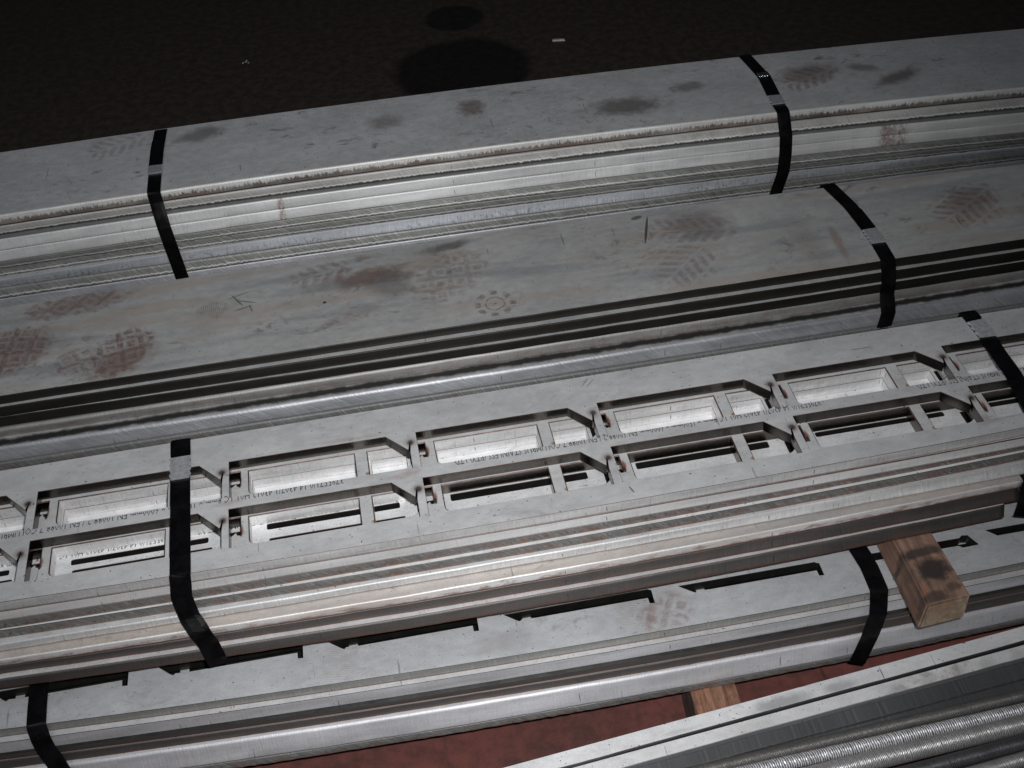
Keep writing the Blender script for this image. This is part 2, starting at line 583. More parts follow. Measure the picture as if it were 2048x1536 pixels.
def strap(name, parent, pts, width, mat, clipmat, clip=None, thick=0.0009, seg=None, label=None, wscale=None):
    """flat steel strapping laid along a path of (x, y, z); clip = (start, end) distance along the path"""
    P = [Vector((p[0], p[1], p[2] + H)) for p in pts]
    # densify with a Catmull-Rom so it bends rather than kinks
    D = []
    for i in range(len(P) - 1):
        p0 = P[max(0, i - 1)]
        p1, p2 = P[i], P[i + 1]
        p3 = P[min(len(P) - 1, i + 2)]
        L = (p2 - p1).length
        k = max(2, int(L / 0.004))
        for j in range(k):
            s = j / k
            lin = p1.lerp(p2, s)
            cr = 0.5 * ((2 * p1) + (p2 - p0) * s + (2 * p0 - 5 * p1 + 4 * p2 - p3) * s * s + (3 * p1 - p0 - 3 * p2 + p3) * s ** 3)
            D.append(lin * 0.75 + cr * 0.25)
    D.append(P[-1])
    dist = [0.0]
    for i in range(1, len(D)):
        dist.append(dist[-1] + (D[i] - D[i - 1]).length)

    def ribbon(nm, d0, d1, wdt, th, lift, par, mt, notch=False):
        V, Fc = [], []
        idx = [i for i in range(len(D)) if d0 - 1e-6 <= dist[i] <= d1 + 1e-6]
        for c, i in enumerate(idx):
            tg = (D[min(i + 1, len(D) - 1)] - D[max(i - 1, 0)]).normalized()
            # width direction: along the bars, square to the run
            wd = Vector((1, 0, 0)) - tg * tg.x
            wd.normalize()
            nm_ = tg.cross(wd)
            if nm_.z < 0 or (abs(nm_.z) < 0.3 and nm_.y > 0):
                nm_ = -nm_
            ww = wdt / 2
            o = D[i] + nm_ * lift
            if notch and c % 2:
                ww *= 0.84
            crown = 0.0003
            for s, hgt in ((-1, 0), (-0.5, crown), (0.5, crown), (1, 0)):
                V.append(o + wd * ww * s + nm_ * (th / 2 + hgt))
            for s in (1, -1):
                V.append(o + wd * ww * s - nm_ * th / 2)
        for c in range(len(idx) - 1):
            for k in range(6):
                k2 = (k + 1) % 6
                a, b = c * 6 + k, c * 6 + k2
                Fc.append((a, b, b + 6, a + 6))
        Fc.append(tuple(reversed(range(6))))
        Fc.append(tuple((len(idx) - 1) * 6 + k for k in range(6)))
        return mesh_obj(nm, V, Fc, [mt], par)
    st = ribbon(name, 0, dist[-1] + 1, width, thick, thick / 2, parent, mat)
    if label:
        st['label'] = label
    if seg:
        # doubled tail of the strap, lying over the lower layer
        ribbon('strap_tail', seg[0], seg[1], width * 1.04, thick, thick * 1.7, st, mat)
    if clip:
        c = ribbon('strap_clip', clip[0], clip[1], width * 1.10, 0.0022, 0.0024, st, clipmat, True)
    return st, dist[-1]


# ------------------------------------------------------------------ materials
GREY = (0.30, 0.30, 0.305)
BR = (0.10, 0.085, 0.075)
M_topA = top_mat('mill_plate_far', (0.64, 0.642, 0.655), 0.52, 0.2,
                 [('bars', 0.578, 0.880, 0.030, 0.024, 0.7, 0.35), ('bars', 0.016, 0.915, 0.05, 0.03, 0.4, 0.35),
                  ('bars', 1.12, 0.835, 0.05, 0.035, 0.3, 0.5)],
                 0.75, 0.0,
                 smudges_and_shade=[(0.82, 0.825, 0.080, 0.040, -0.05, 0.75, (0.13, 0.115, 0.11)),
                          (0.15, 0.915, 0.055, 0.030, 0.4, 0.65, (0.13, 0.12, 0.115)),
                          (0.58, 0.885, 0.030, 0.036, 0.2, 0.65, (0.17, 0.115, 0.10)),
                          (0.44, 0.875, 0.040, 0.030, 0.0, 0.50, (0.14, 0.11, 0.10)),
                          (1.22, 0.845, 0.040, 0.018, -0.5, 0.55, (0.10, 0.085, 0.08)),
                          (1.26, 0.80, 0.060, 0.022, 0.35, 0.70, (0.11, 0.08, 0.075)),
                          (1.13, 0.85, 0.065, 0.045, 0.1, 0.60, (0.20, 0.14, 0.12)),
                          (0.93, 0.86, 0.04, 0.022, 0.1, 0.60, (0.14, 0.12, 0.115))])
M_topB = top_mat('mill_plate_middle', (0.56, 0.556, 0.55), 0.50, 0.2,
                 [('diamond', 0.047, 0.418, 0.052, 0.036, 0.95, 0.9),
                  ('diamond', -0.005, 0.410, 0.028, 0.035, 1.2, 0.55),
                  ('diamond', -0.10, 0.452, 0.055, 0.045, 0.6, 0.75),
                  ('diamond', -0.02, 0.535, 0.070, 0.026, 0.1, 0.55),
                  ('diamond', 0.485, 0.475, 0.065, 0.040, 0.75, 0.40),
                  ('comb', 0.165, 0.480, 0.022, 0.018, 0.1, 0.55),
                  ('comb', 0.345, 0.420, 0.045, 0.012, 0.3, 0.45),
                  ('comb', 0.44, 0.50, 0.055, 0.010, 0.55, 0.35),
                  ('ring', 0.535, 0.402, 0.033, 0.033, 0.3, 0.65),
                  ('bars', 0.80, 0.425, 0.050, 0.045, 0.75, 0.40),
                  ('bars', 0.83, 0.50, 0.065, 0.035, -0.2, 0.35),
                  ('bars', 1.225, 0.465, 0.060, 0.045, 0.6, 0.50),
                  ('bars', 0.31, 0.525, 0.045, 0.022, 0.2, 0.5)],
                 0.75, 0.42,
                 smudges_and_shade=[(0.375, 0.500, 0.085, 0.030, 0.05, 0.80, (0.19, 0.125, 0.10)),
                          (0.405, 0.475, 0.045, 0.045, 0.3, 0.5, (0.14, 0.13, 0.13)),
                          (0.047, 0.395, 0.065, 0.036, 0.6, 0.65, (0.22, 0.14, 0.115)),
                          (0.49, 0.545, 0.055, 0.014, 0.15, 0.7, (0.10, 0.09, 0.085)),
                          (1.018, 0.425, 0.009, 0.060, -0.06, 0.45, (0.30, 0.15, 0.11)),
                          (0.845, 0.515, 0.065, 0.050, 0.0, 0.5, (0.15, 0.12, 0.11)),
                          (-0.09, 0.45, 0.09, 0.05, 0.4, 0.45, (0.20, 0.14, 0.12)),
                          (-0.02, 0.54, 0.10, 0.03, 0.1, 0.45, (0.20, 0.14, 0.12)),
                          (0.978, 0.425, 0.026, 0.085, -0.04, 0.30, (0.34, 0.29, 0.25)),
                          (1.23, 0.47, 0.06, 0.04, 0.5, 0.5, (0.17, 0.12, 0.105))],
                 marks=[(0.771, 0.516, 0.0022, 0.038, -0.30, 0.85, (0.055, 0.045, 0.04)),
                        (0.765, 0.548, 0.010, 0.005, 0.3, 0.7, (0.08, 0.065, 0.055)),
                        (0.197, 0.492, 0.0015, 0.019, 0.5, 0.7, (0.10, 0.085, 0.075)),
                        (0.210, 0.486, 0.016, 0.0014, -0.4, 0.7, (0.10, 0.085, 0.075)),
                        (0.205, 0.473, 0.014, 0.0014, 0.25, 0.7, (0.10, 0.085, 0.075)),
                        (0.215, 0.470, 0.0014, 0.010, 0.2, 0.6, (0.10, 0.085, 0.075)),
                        (0.2, 0.503, 0.02, 0.0016, 0.35, 0.5, (0.16, 0.11, 0.09)),
                        (0.313, 0.459, 0.003, 0.003, 0, 0.9, (0.04, 0.035, 0.035))])
M_topC = top_mat('mill_plate_comb', (0.56, 0.56, 0.565), 0.55, 0.2, None, 0.22, 0.0, pierce=True,
                 smudges_and_shade=[(0.38, 0.026, 0.02, 0.006, 0.1, 0.4, (0.36, 0.24, 0.19)),
                          (0.20, 0.028, 0.02, 0.005, 0.1, 0.35, (0.36, 0.24, 0.19)),
                          (0.33, 0.093, 0.05, 0.004, -0.02, 0.3, (0.30, 0.20, 0.16)),
                          (1.0, -0.03, 0.03, 0.012, 0.2, 0.3, (0.18, 0.16, 0.15))],
                 marks=[(0.595, 0.124, 0.010, 0.0008, 0.9, 0.6, (0.12, 0.11, 0.1)),
                        (0.600, 0.121, 0.009, 0.0007, 0.8, 0.6, (0.12, 0.11, 0.1)),
                        (0.605, -0.046, 0.0012, 0.006, 0.3, 0.7, (0.06, 0.06, 0.06)),
                        (1.003, 0.0, 0.0006, 0.045, 0.0, 0.5, (0.08, 0.08, 0.08))])
M_topC2 = top_mat('mill_plate_comb_second', (0.61, 0.61, 0.61), 0.5, 0.2, None, 0.2,
                  smudges_and_shade=[(0.2 * k + dx, yy, 0.0045, 0.0035, 0, 0.95, (0.36, 0.17, 0.08))
                           for k in range(0, 5) for dx, yy in ((0.144, 0.050), (0.144, -0.019))] +
                          [(0.2 * k + 0.2088, yy, 0.0036, 0.0115, 0.0, 0.95, (0.27, 0.075, 0.05))
                           for k in range(-1, 5) for yy in (0.0690, 0.000)],
                  marks=[(0.2 * k + 0.2082, yy, 0.0018, 0.0050, 0.0, 0.95, (0.03, 0.03, 0.035))
                         for k in range(-1, 5) for yy in (0.0640, -0.005)])
M_topD = top_mat('mill_plate_front', (0.52, 0.525, 0.54), 0.55, 0.2,
                 [('diamond', 0.632, -0.098, 0.035, 0.022, 0.3, 0.45), ('comb', 0.285, -0.085, 0.03, 0.02, 1.3, 0.25),
                  ('comb', 0.60, -0.09, 0.03, 0.02, 1.2, 0.3)], 0.45,
                 smudges_and_shade=[(0.45, -0.098, 0.05, 0.02, 0.1, 0.3, (0.22, 0.19, 0.18)),
                          (0.615, -0.10, 0.008, 0.03, -0.5, 0.4, (0.28, 0.18, 0.14))])
M_under = top_mat('mill_plate_inner', (0.76, 0.76, 0.765), 0.5, 0.2, None, 0.3)
M_wall_dark = edge_mat('laser_cut_wall', (0.11, 0.10, 0.092), 0.24, 0.95, stri=0.25, freq=900, dirt=0.0)
M_wall_bright = edge_mat('bright_cut_wall', (0.88, 0.88, 0.88), 0.38, 0.35, stri=0.40, freq=420, dirt=0.45, brown=0.15)
M_black = flat_mat('shadowed_slot_wall', (0.06, 0.058, 0.055), 0.35, 0.8)  # near-black colour stands in for the shade deep inside the slots
M_oxide = flat_mat('heat_oxide_line', (0.085, 0.050, 0.042), 0.5, 0.3, var=0.5, scale=90)

E_shear = edge_mat('sheared_edge_rust', (0.97, 0.94, 0.88), 0.38, 0.25, stri=0.35, tear=0.9, freq=500, slant=0.4)
E_burr = edge_mat('sawn_edge_grey', (0.66, 0.645, 0.625), 0.44, 0.35, stri=0.45, slant=-5.0, freq=430, jag=0.95)
E_light = edge_mat('smooth_light_edge', (0.92, 0.92, 0.91), 0.38, 0.3, stri=0.10, freq=260)
E_sawn = edge_mat('sawn_edge_dark', (0.34, 0.34, 0.325), 0.40, 0.5, stri=0.85, slant=-6.0, freq=360, jag=0.35)
E_pitted = edge_mat('pitted_blue_edge', (0.50, 0.515, 0.55), 0.45, 0.4, stri=0.25, pits=0.6, dirt=0.5)
E_black = edge_mat('black_rolled_edge', (0.045, 0.042, 0.038), 0.34, 0.6, stri=0.0, dirt=0.0)
E_round = edge_mat('worn_round_edge', (0.44, 0.43, 0.42), 0.40, 0.5, stri=0.10, brown=0.35, dirt=0.5)
E_drawn = edge_mat('drawn_grey_edge', (0.56, 0.565, 0.60), 0.36, 0.5, stri=0.40, slant=-7, freq=300)
E_rough = edge_mat('rough_dark_scale_edge', (0.24, 0.24, 0.235), 0.45, 0.4, stri=0.9, slant=-5, freq=420, pits=0.8, brown=0.6, dirt=0.8)
E_white = edge_mat('white_ground_edge', (0.97, 0.97, 0.98), 0.36, 0.25, stri=0.28, freq=380, dirt=0.3, ox=0.7)
E_pale = edge_mat('pale_cut_edge', (0.70, 0.70, 0.70), 0.42, 0.35, stri=0.35, freq=420, dirt=0.45, ox=0.5)
E_warm = edge_mat('warm_tinted_edge', (0.93, 0.90, 0.88), 0.42, 0.3, stri=0.15, warm=0.35, dirt=0.6, burr=1, brown=0.7, ox=0.8)
E_slate = edge_mat('slate_grey_edge', (0.14, 0.13, 0.125), 0.40, 0.6, stri=0.10, dirt=0.3, ox=0.8, brown=0.25)
E_olive = edge_mat('dull_cut_edge', (0.36, 0.36, 0.345), 0.45, 0.4, stri=0.25, freq=380, ox=0.8)
E_silver = edge_mat('silver_cut_edge', (0.74, 0.74, 0.77), 0.42, 0.35, stri=0.16, dirt=0.5)
T_pale = top_mat('pale_ledge', (0.66, 0.66, 0.665), 0.45, 0.35, None, 0.3)
T_warm = top_mat('warm_ledge', (0.54, 0.50, 0.47), 0.45, 0.35, None, 0.8, 0.3)
T_dark = top_mat('dull_ledge', (0.26, 0.26, 0.26), 0.5, 0.4, None, 0.3)
T_ridge = top_mat('brown_ridge_ledge', (0.38, 0.32, 0.26), 0.5, 0.3, None, 1.0)
T_joint_shade = top_mat('shaded_joint_ledge', (0.60, 0.60, 0.605), 0.45, 0.35, None, 0.5, smudges_and_shade=[(0.6, 0.3440, 6.0, 0.0100, 0.0, 0.97, (0.02, 0.018, 0.016))])  # dark band is the contact shade below the upper bar, painted into the ledge
T_rough = top_mat('rough_brown_ledge', (0.25, 0.22, 0.19), 0.5, 0.4, None, 0.9)

n = NT('black_strapping')
a = n.noise(n.map(n.obj, (1, 1, 1)), 55, 4, 0.6)
n.set(n.mix(n.ramp(a, 0.35, 0.75), (0.0025, 0.0025, 0.003), (0.006, 0.006, 0.007)), n.ramp(a, 0.3, 0.7, 0.22, 0.34), 0.0,
      n.bump(n.noise(n.obj, 260, 3, 0.6), 0.12, 0.0003))
n.b.inputs['Specular IOR Level'].default_value = 0.22
M_strap = n.mat
M_clip = flat_mat('strap_clip_steel', (0.50, 0.51, 0.54), 0.42, 0.5, bumpy=0.5, var=0.2, scale=200)
M_shine = flat_mat('seal_foil', (0.62, 0.70, 0.72), 0.16, 1.0, bumpy=1.0, var=0.2, scale=300)
M_ink = flat_mat('marking_ink', (0.04, 0.042, 0.048), 0.7, 0.0, var=0.5, scale=400)

# ------------------------------------------------------------------ floor
n = NT('painted_floor')
xyz = n.sep(n.obj)
a = n.noise(n.obj, 7, 6, 0.65)
b = n.noise(n.obj, 55, 5, 0.7)
g = n.noise(n.obj, 420, 2, 0.6)
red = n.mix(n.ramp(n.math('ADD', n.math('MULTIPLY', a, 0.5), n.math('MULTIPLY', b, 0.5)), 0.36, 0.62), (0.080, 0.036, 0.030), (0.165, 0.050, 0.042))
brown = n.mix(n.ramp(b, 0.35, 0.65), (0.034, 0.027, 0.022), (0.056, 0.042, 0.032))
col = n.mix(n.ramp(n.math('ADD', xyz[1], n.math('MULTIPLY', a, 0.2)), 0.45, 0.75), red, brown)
col = n.mix(n.ramp(g, 0.55, 0.75, 0, 0.35), col, (0.03, 0.022, 0.02))
wob = n.math('MULTIPLY', n.math('SUBTRACT', n.noise(n.obj, 9, 3, 0.5), 0.5), 0.22)
# dried oil spills behind the far bundle
for cx, cy, ra, rb, rot, s in ((0.634, 1.43, 0.155, 0.155, 0.0, 0.93), (0.648, 1.672, 0.072, 0.068, 0.0, 0.85)):
    e, _, _ = ellipse(n, xyz, cx, cy, ra, rb, rot, 0.20, wob)
    col = n.mix(n.math('MULTIPLY', e, s), col, (0.006, 0.005, 0.0045))
# cracks and scuffs in the red paint
sc = n.noise(n.map(n.obj, (60, 6, 1), rot=(0, 0, 0.25)), 1.0, 3, 0.5)
col = n.mix(n.ramp(sc, 0.66, 0.72, 0, 0.6), col, (0.03, 0.018, 0.016))
ck = n.new('ShaderNodeTexVoronoi', feature='DISTANCE_TO_EDGE')
n.link(n.map(n.comb(n.math('ADD', xyz[0], n.math('MULTIPLY', a, 0.1)), n.math('ADD', xyz[1], n.math('MULTIPLY', b, 0.02))), (7, 1.6, 1)), ck.inputs['Vector'])
ck.inputs['Scale'].default_value = 1.0
col = n.mix(n.math('MULTIPLY', n.ramp(ck.outputs['Distance'], 0.004, 0.016, 0.22, 0), n.ramp(xyz[1], 0.3, 0.5, 1, 0)), col, (0.03, 0.02, 0.018))
n.set(col, n.ramp(b, 0.3, 0.7, 0.55, 0.75), 0.0, n.bump(n.math('ADD', b, n.math('MULTIPLY', g, 0.4)), 0.25, 0.0012))
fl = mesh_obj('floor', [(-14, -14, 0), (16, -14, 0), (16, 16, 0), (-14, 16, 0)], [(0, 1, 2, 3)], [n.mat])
fl['kind'] = 'structure'

# ------------------------------------------------------------------ far bundle
A = empty('steel_bar_bundle', (0.65, 0.85, 0),
          'farthest strapped bundle of grey flat bars, beside the dark oil stained floor', 'steel bundle')
Aback = [0.94734, 0.02297, -0.03513]
LA = [(-0.0700, 0.0175, [0.7602, 0.02171, -0.03643], [0.75962, 0.02064, -0.03546], M_topA, E_shear, dict(r=0.003)),
      (-0.0875, 0.0170, [0.75828, 0.01744, -0.03319], [0.76154, 0.00889, -0.03039], M_under, E_burr, dict(burr=0.0016, rag=0.0006)),
      (-0.1045, 0.0165, [0.74895, 0.01557, -0.03549], [0.74609, 0.0192, -0.03717], T_dark, E_light, {}),
      (-0.1210, 0.0175, [0.74453, 0.01845, -0.03655], [0.74214, 0.01579, -0.03378], T_dark, E_light, {}),
      (-0.1385, 0.0125, [0.74146, 0.01555, -0.03364], [0.74186, 0.00738, -0.02913], T_dark, E_sawn, dict(burr=0.0014, rag=0.0004, r=0.001)),
      (-0.1510, 0.0135, [0.74221, 0.00378, -0.02737], [0.74142, 0.00463, -0.0251], T_dark, E_sawn, dict(burr=0.0014, rag=0.0004, r=0.001)),
      (-0.1645, 0.0155, [0.73481, 0.01683, -0.0313], [0.73319, -0.00033, -0.01504], T_pale, E_pitted, dict(rag=0.0004)),
      (-0.1800, 0.0165, [0.7311, 0.00027, -0.0151], [0.72854, 0.00103, -0.01264], T_pale, E_sawn, dict(burr=0.0014, rag=0.0005, r=0.0034)),
      (-0.1965, 0.0250, [0.72722, 0.00096, -0.01264], [0.72369, 0.00385, -0.01375], T_pale, E_drawn, {}),
      (-0.2215, 0.0340, [0.7240, 0.0020, -0.01264], [0.72369, 0.00385, -0.01375], T_dark, E_drawn, {}),
      (-0.2555, 0.0340, [0.7240, 0.0020, -0.01264], [0.72369, 0.00385, -0.01375], T_dark, E_sawn, {})]
for i, (z, t, ft, fb, mt, me_, kw) in enumerate(LA):
    flat_bar('flat_bar', A, z, t, ft, fb, Aback, [mt, me_], seed=i * 3.3 + 1, **kw)
s, L = strap('strap', A, [(0.0890, 0.950, -0.085), (0.0871, 0.9440, -0.0692), (0.0834, 0.883, -0.069), (0.0823, 0.8237, -0.069),
                   (0.0818, 0.7640, -0.069), (0.0819, 0.7590, -0.0705), (0.0824, 0.7565, -0.0842), (0.0861, 0.7400, -0.1208),
                   (0.0945, 0.7250, -0.2079), (0.096, 0.722, -0.28)], 0.0200, M_strap, M_clip,
             clip=(0.126, 0.152), seg=(0.05, 0.126), label='black steel strap round the left of the bundle')
s, L = strap('strap', A, [(1.0495, 0.941, -0.085), (1.0492, 0.9335, -0.0692), (1.0563, 0.8572, -0.069), (1.0492, 0.7736, -0.069),
                   (1.0492, 0.7526, -0.069), (1.0490, 0.7438, -0.0692), (1.0492, 0.7405, -0.0720), (1.0507, 0.7245, -0.1030), (1.0507, 0.7190, -0.1300), (1.0480, 0.7135, -0.1600),
                   (1.038, 0.7120, -0.2013), (1.030, 0.712, -0.28)], 0.0205, M_strap, M_clip,
             clip=(0.160, 0.190), seg=(0.078, 0.160), label='black steel strap with a shiny seal on the right of the bundle')
V = []
cx, cy = 1.0553, 0.8575
vv = [(-0.0078, -0.006, 0), (0.0078, -0.006, 0), (0.0078, 0.006, 0), (-0.0078, 0.006, 0)]
for zz, k in ((0.0012, 1.0), (0.0032, 0.9)):
    for p in vv:
        V.append((cx + p[0] * k + random.uniform(-.0008, .0008), cy + p[1] * k, -0.069 + H + 0.0016 + zz + random.uniform(-.0004, .0004)))
mesh_obj('seal_foil', V, [(0, 3, 2, 1), (4, 5, 6, 7), (0, 1, 5, 4), (1, 2, 6, 5), (2, 3, 7, 6), (3, 0, 4, 7)], [M_shine], s)

# ------------------------------------------------------------------ middle bundle
B = empty('steel_bar_bundle', (0.6, 0.46, 0),
          'middle strapped bundle with muddy boot prints on its wide top plate', 'steel bundle')
Bback = [0.55762, 0.02817, -0.02982]
LB = [(-0.0900, 0.0125, [0.3657, 0.00088, 0.00063], [0.36499, 0.00475, -0.00401], M_topB, E_black, dict(r=0.0012)),
      (-0.1025, 0.0150, [0.35882, -0.00327, 0.00226], [0.3582, -0.00368, 0.00228], T_pale, E_black, dict(r=0.0016)),
      (-0.1175, 0.0140, [0.35604, -0.01244, 0.00867], [0.35496, -0.00677, 0.00352], T_pale, E_black, dict(r=0.0010)),
      (-0.1315, 0.0160, [0.35045, 0.00151, -0.00077], [0.35336, -0.00883, 0.0065], T_dark, E_round, dict(r=0.004, rag=0.0004)),
      (-0.1475, 0.0190, [0.33226, -0.00536, 0.00302], [0.32931, 0.00071, -0.0037], T_joint_shade, E_drawn, dict(r=0.0045)),
      (-0.1665, 0.0180, [0.32555, 0.00036, -0.00374], [0.32554, -0.00108, -0.00227], T_dark, E_rough, dict(rag=0.0008, burr=0.001)),
      (-0.1845, 0.0350, [0.32, 0.0, -0.002], [0.32, -0.00108, -0.00227], T_dark, E_drawn, {}),
      (-0.2195, 0.0350, [0.325, 0.0, -0.002], [0.325, -0.00108, -0.00227], T_dark, E_black, {}),
      (-0.2545, 0.0350, [0.322, 0.0, -0.002], [0.322, -0.00108, -0.00227], T_dark, E_drawn, {})]
for i, (z, t, ft, fb, mt, me_, kw) in enumerate(LB):
    flat_bar('flat_bar', B, z, t, ft, fb, Bback, [mt, me_], seed=i * 2.7 + 40, **kw)
s, L = strap('strap', B, [(1.0530, 0.562, -0.105), (1.0535, 0.5610, -0.0895), (1.0553, 0.5548, -0.089), (1.0649, 0.5002, -0.089), (1.068, 0.4408, -0.089), (1.0679, 0.4048, -0.089),
                   (1.0660, 0.3700, -0.089), (1.0648, 0.3640, -0.0900), (1.0640, 0.3560, -0.1015), (1.0637, 0.3500, -0.1165), (1.0624, 0.3470, -0.1308),
                   (1.0590, 0.3280, -0.1480), (1.0524, 0.3220, -0.1746), (1.040, 0.314, -0.28)], 0.0205, M_strap, M_clip,
             clip=(0.139, 0.176), seg=(0.090, 0.139), label='black steel strap with a crimped clip')

# ------------------------------------------------------------------ comb bundle
C = empty('steel_bar_bundle', (0.55, 0.03, 0.186),
          'topmost bundle of comb cut plates with rows of rectangular openings and stencilled text', 'steel bundle')
Cback = [0.13073, 0.00859, -0.00553]
X0, X1 = -0.62, 1.62


def outline(front, back, x0, x1):
    xs = [x0 + (x1 - x0) * i / 40 for i in range(41)]
    return [(x, q3(front, x)) for x in xs] + [(x, q3(back, x)) for x in reversed(xs)]


UNITS = range(-3, 8)
ROW = ((0.0, 0.0875), (-0.0010, 0.0182))      # start x and far edge y of the two rows of openings


def row_y(r, x):
    return ROW[r][1] + 0.0035 * (x - 0.5) ** 2 * 4 * 0.6


holes0, holes1, holes2, holes3 = [], [], [], []
for r in (0, 1):
    for k in UNITS:
        x = ROW[r][0] + 0.2 * k + (0.0015 if k < 1 else -0.0015 * (k > 4))
        y = row_y(r, x + 0.1)
        # top comb: long window with a chamfered right end and a hair slit running up to the pierce
        holes0.append([(x, y), (x, y - 0.0530), (x + 0.1905, y - 0.0530), (x + 0.1907, y - 0.0290), (x + 0.1925, y - 0.0150),
                       (x + 0.1918, y - 0.0146), (x + 0.1893, y - 0.0262), (x + 0.1667, y)])
        # second plate, turned over: window, cross bar, short window with its slant at the near side
        f = y - (0.0050 if r == 0 else 0.0022)
        wm = 4 if (r == 1 and k >= 2) else 1
        holes1.append((rounded([(x + 0.0183, f), (x + 0.0183, y - 0.0395), (x + 0.1310, y - 0.0390), (x + 0.1310, f)],
                               [0, 0.006, 0, 0]), wm))
        holes1.append((rounded([(x + 0.1455, f), (x + 0.1455, y - 0.0388), (x + 0.1850, y - 0.0386), (x + 0.1938, y - 0.0305), (x + 0.1938, f)],
                               [0, 0, 0.004, 0, 0]), wm))
        holes1.append(([(x + 0.1946, f), (x + 0.1946, y - 0.0298), (x + 0.2035, y - 0.0215), (x + 0.2050, y - 0.0262), (x + 0.2068, y - 0.0262),
                        (x + 0.2075, y - 0.018), (x + 0.2075, f)], 4))
        # third plate
        holes2.append(([(x + 0.1900, y - 0.0085), (x + 0.1900, y - 0.0400), (x + 0.2090, y - 0.0400), (x + 0.2090, y - 0.0085)], 4))
        holes3.append([(x + 0.1890, y - 0.001), (x + 0.1890, y - 0.0400), (x + 0.2095, y - 0.0400), (x + 0.2095, y - 0.001)])
        if r == 0:
            holes2.append([(x + 0.0195, f - 0.0006), (x + 0.0195, y - 0.0500), (x + 0.1300, y - 0.0500), (x + 0.1300, f - 0.0006)])
            holes2.append([(x + 0.1475, f - 0.0006), (x + 0.1475, y - 0.0440), (x + 0.1860, y - 0.0440), (x + 0.1860, f - 0.0006)])

        else:
            w0, w1 = {-1: (-.0105, -.0170), 0: (-.0095, -.0164), 1: (-.0035, -.0112), 2: (-.0040, -.0137), 3: (-.0035, -.0126)}.get(k, (-.0035, -.0100))
            xs = x + (0.034 if k < 2 else 0.026)
            holes2.append((rounded([(xs, y + w0), (xs, y + w1), (x + 0.172, y + w1), (x + 0.172, y + w0)], [.002, .002, .002, .002]), 4))
            if k < 2:
              holes2.append((rounded([(xs + 0.002, y - 0.0240), (xs + 0.002, y - 0.0465), (x + 0.176, y - 0.0465), (x + 0.176, y - 0.0240)], [.002, .002, .002, .002]), 4))
            holes3.append([(xs - 0.003, y + 0.004), (xs - 0.003, y - 0.0190), (x + 0.176, y - 0.0190), (x + 0.176, y + 0.004)])
            if k < 2:
              holes3.append([(xs - 0.003, y - 0.0215), (xs - 0.003, y - 0.0500), (x + 0.176, y - 0.0500), (x + 0.176, y - 0.0215)])

f0 = [-0.05559, -0.02419, 0.02718]
f1 = [-0.05538, -0.02262, 0.02373]
f2 = [-0.05454, -0.02069, 0.02665]
f3 = [-0.05645, -0.02739, 0.03202]
p0 = cut_plate('comb_plate', C, outline(f0, Cback, X0, X1), holes0, 0.0, 0.0130, [M_topC, M_wall_dark, M_oxide, E_pale])
p0['label'] = 'top comb plate with two rows of windows'
p1 = cut_plate('comb_plate', C, outline(f1, Cback, X0, X1), holes1, -0.0130, 0.0145, [M_topC2, M_wall_bright, M_oxide, E_white, M_wall_dark], bevel=0.0011)
p1['label'] = 'second comb plate showing tabs and cross bars through the windows'
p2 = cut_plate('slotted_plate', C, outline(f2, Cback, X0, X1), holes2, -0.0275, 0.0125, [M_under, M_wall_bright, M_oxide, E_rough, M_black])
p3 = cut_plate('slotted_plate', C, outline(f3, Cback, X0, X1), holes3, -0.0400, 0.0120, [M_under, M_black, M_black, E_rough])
LC = [(-0.0520, 0.0110, [-0.06359, -0.02201, 0.03062], [-0.06367, -0.01703, 0.0186], T_pale, E_pale, dict(r=0.0018), 1.62),
      (-0.0630, 0.0120, [-0.07426, -0.03045, 0.03395], [-0.07325, -0.03529, 0.03876], T_warm, E_warm, dict(r=0.0016), 1.030),
      (-0.0750, 0.0125, [-0.07354, -0.03524, 0.03866], [-0.07258, -0.03958, 0.03561], T_dark, E_slate, dict(r=0.0010), 1.028),
      (-0.0875, 0.0150, [-0.08034, -0.03997, 0.04077], [-0.07958, -0.04954, 0.04562], T_pale, E_slate, dict(r=0.0022), 1.010)]
for i, (z, t, ft, fb, mt, me_, kw, xe) in enumerate(LC):
    bk = [-0.0370, 0, 0] if i == 0 else [0.118, 0, 0]
    flat_bar('flat_bar', C, z, t, ft, fb, bk, [mt, me_], x0=-0.62, x1=xe, seed=i * 4.1 + 80, **kw)
flat_bar('flat_bar', C, -0.0523, 0.0105, [-0.0355, 0, 0], [-0.0355, 0, 0], [0.118, 0, 0], [M_black, M_black], x0=-0.62, x1=1.62, step=0.05)  # black bar added behind the narrow one so the slots read as shaded void

# stencilled mill text, upside down for the viewer, partly lost where the windows were cut
TEXT = '3795571/0 14 4307/1 43012 H01 1C 8mm x 1500mm x 6000mm EN 10088-2 / EN 10088-7 COLUMBUS STAINLESS (PTY) LTD'


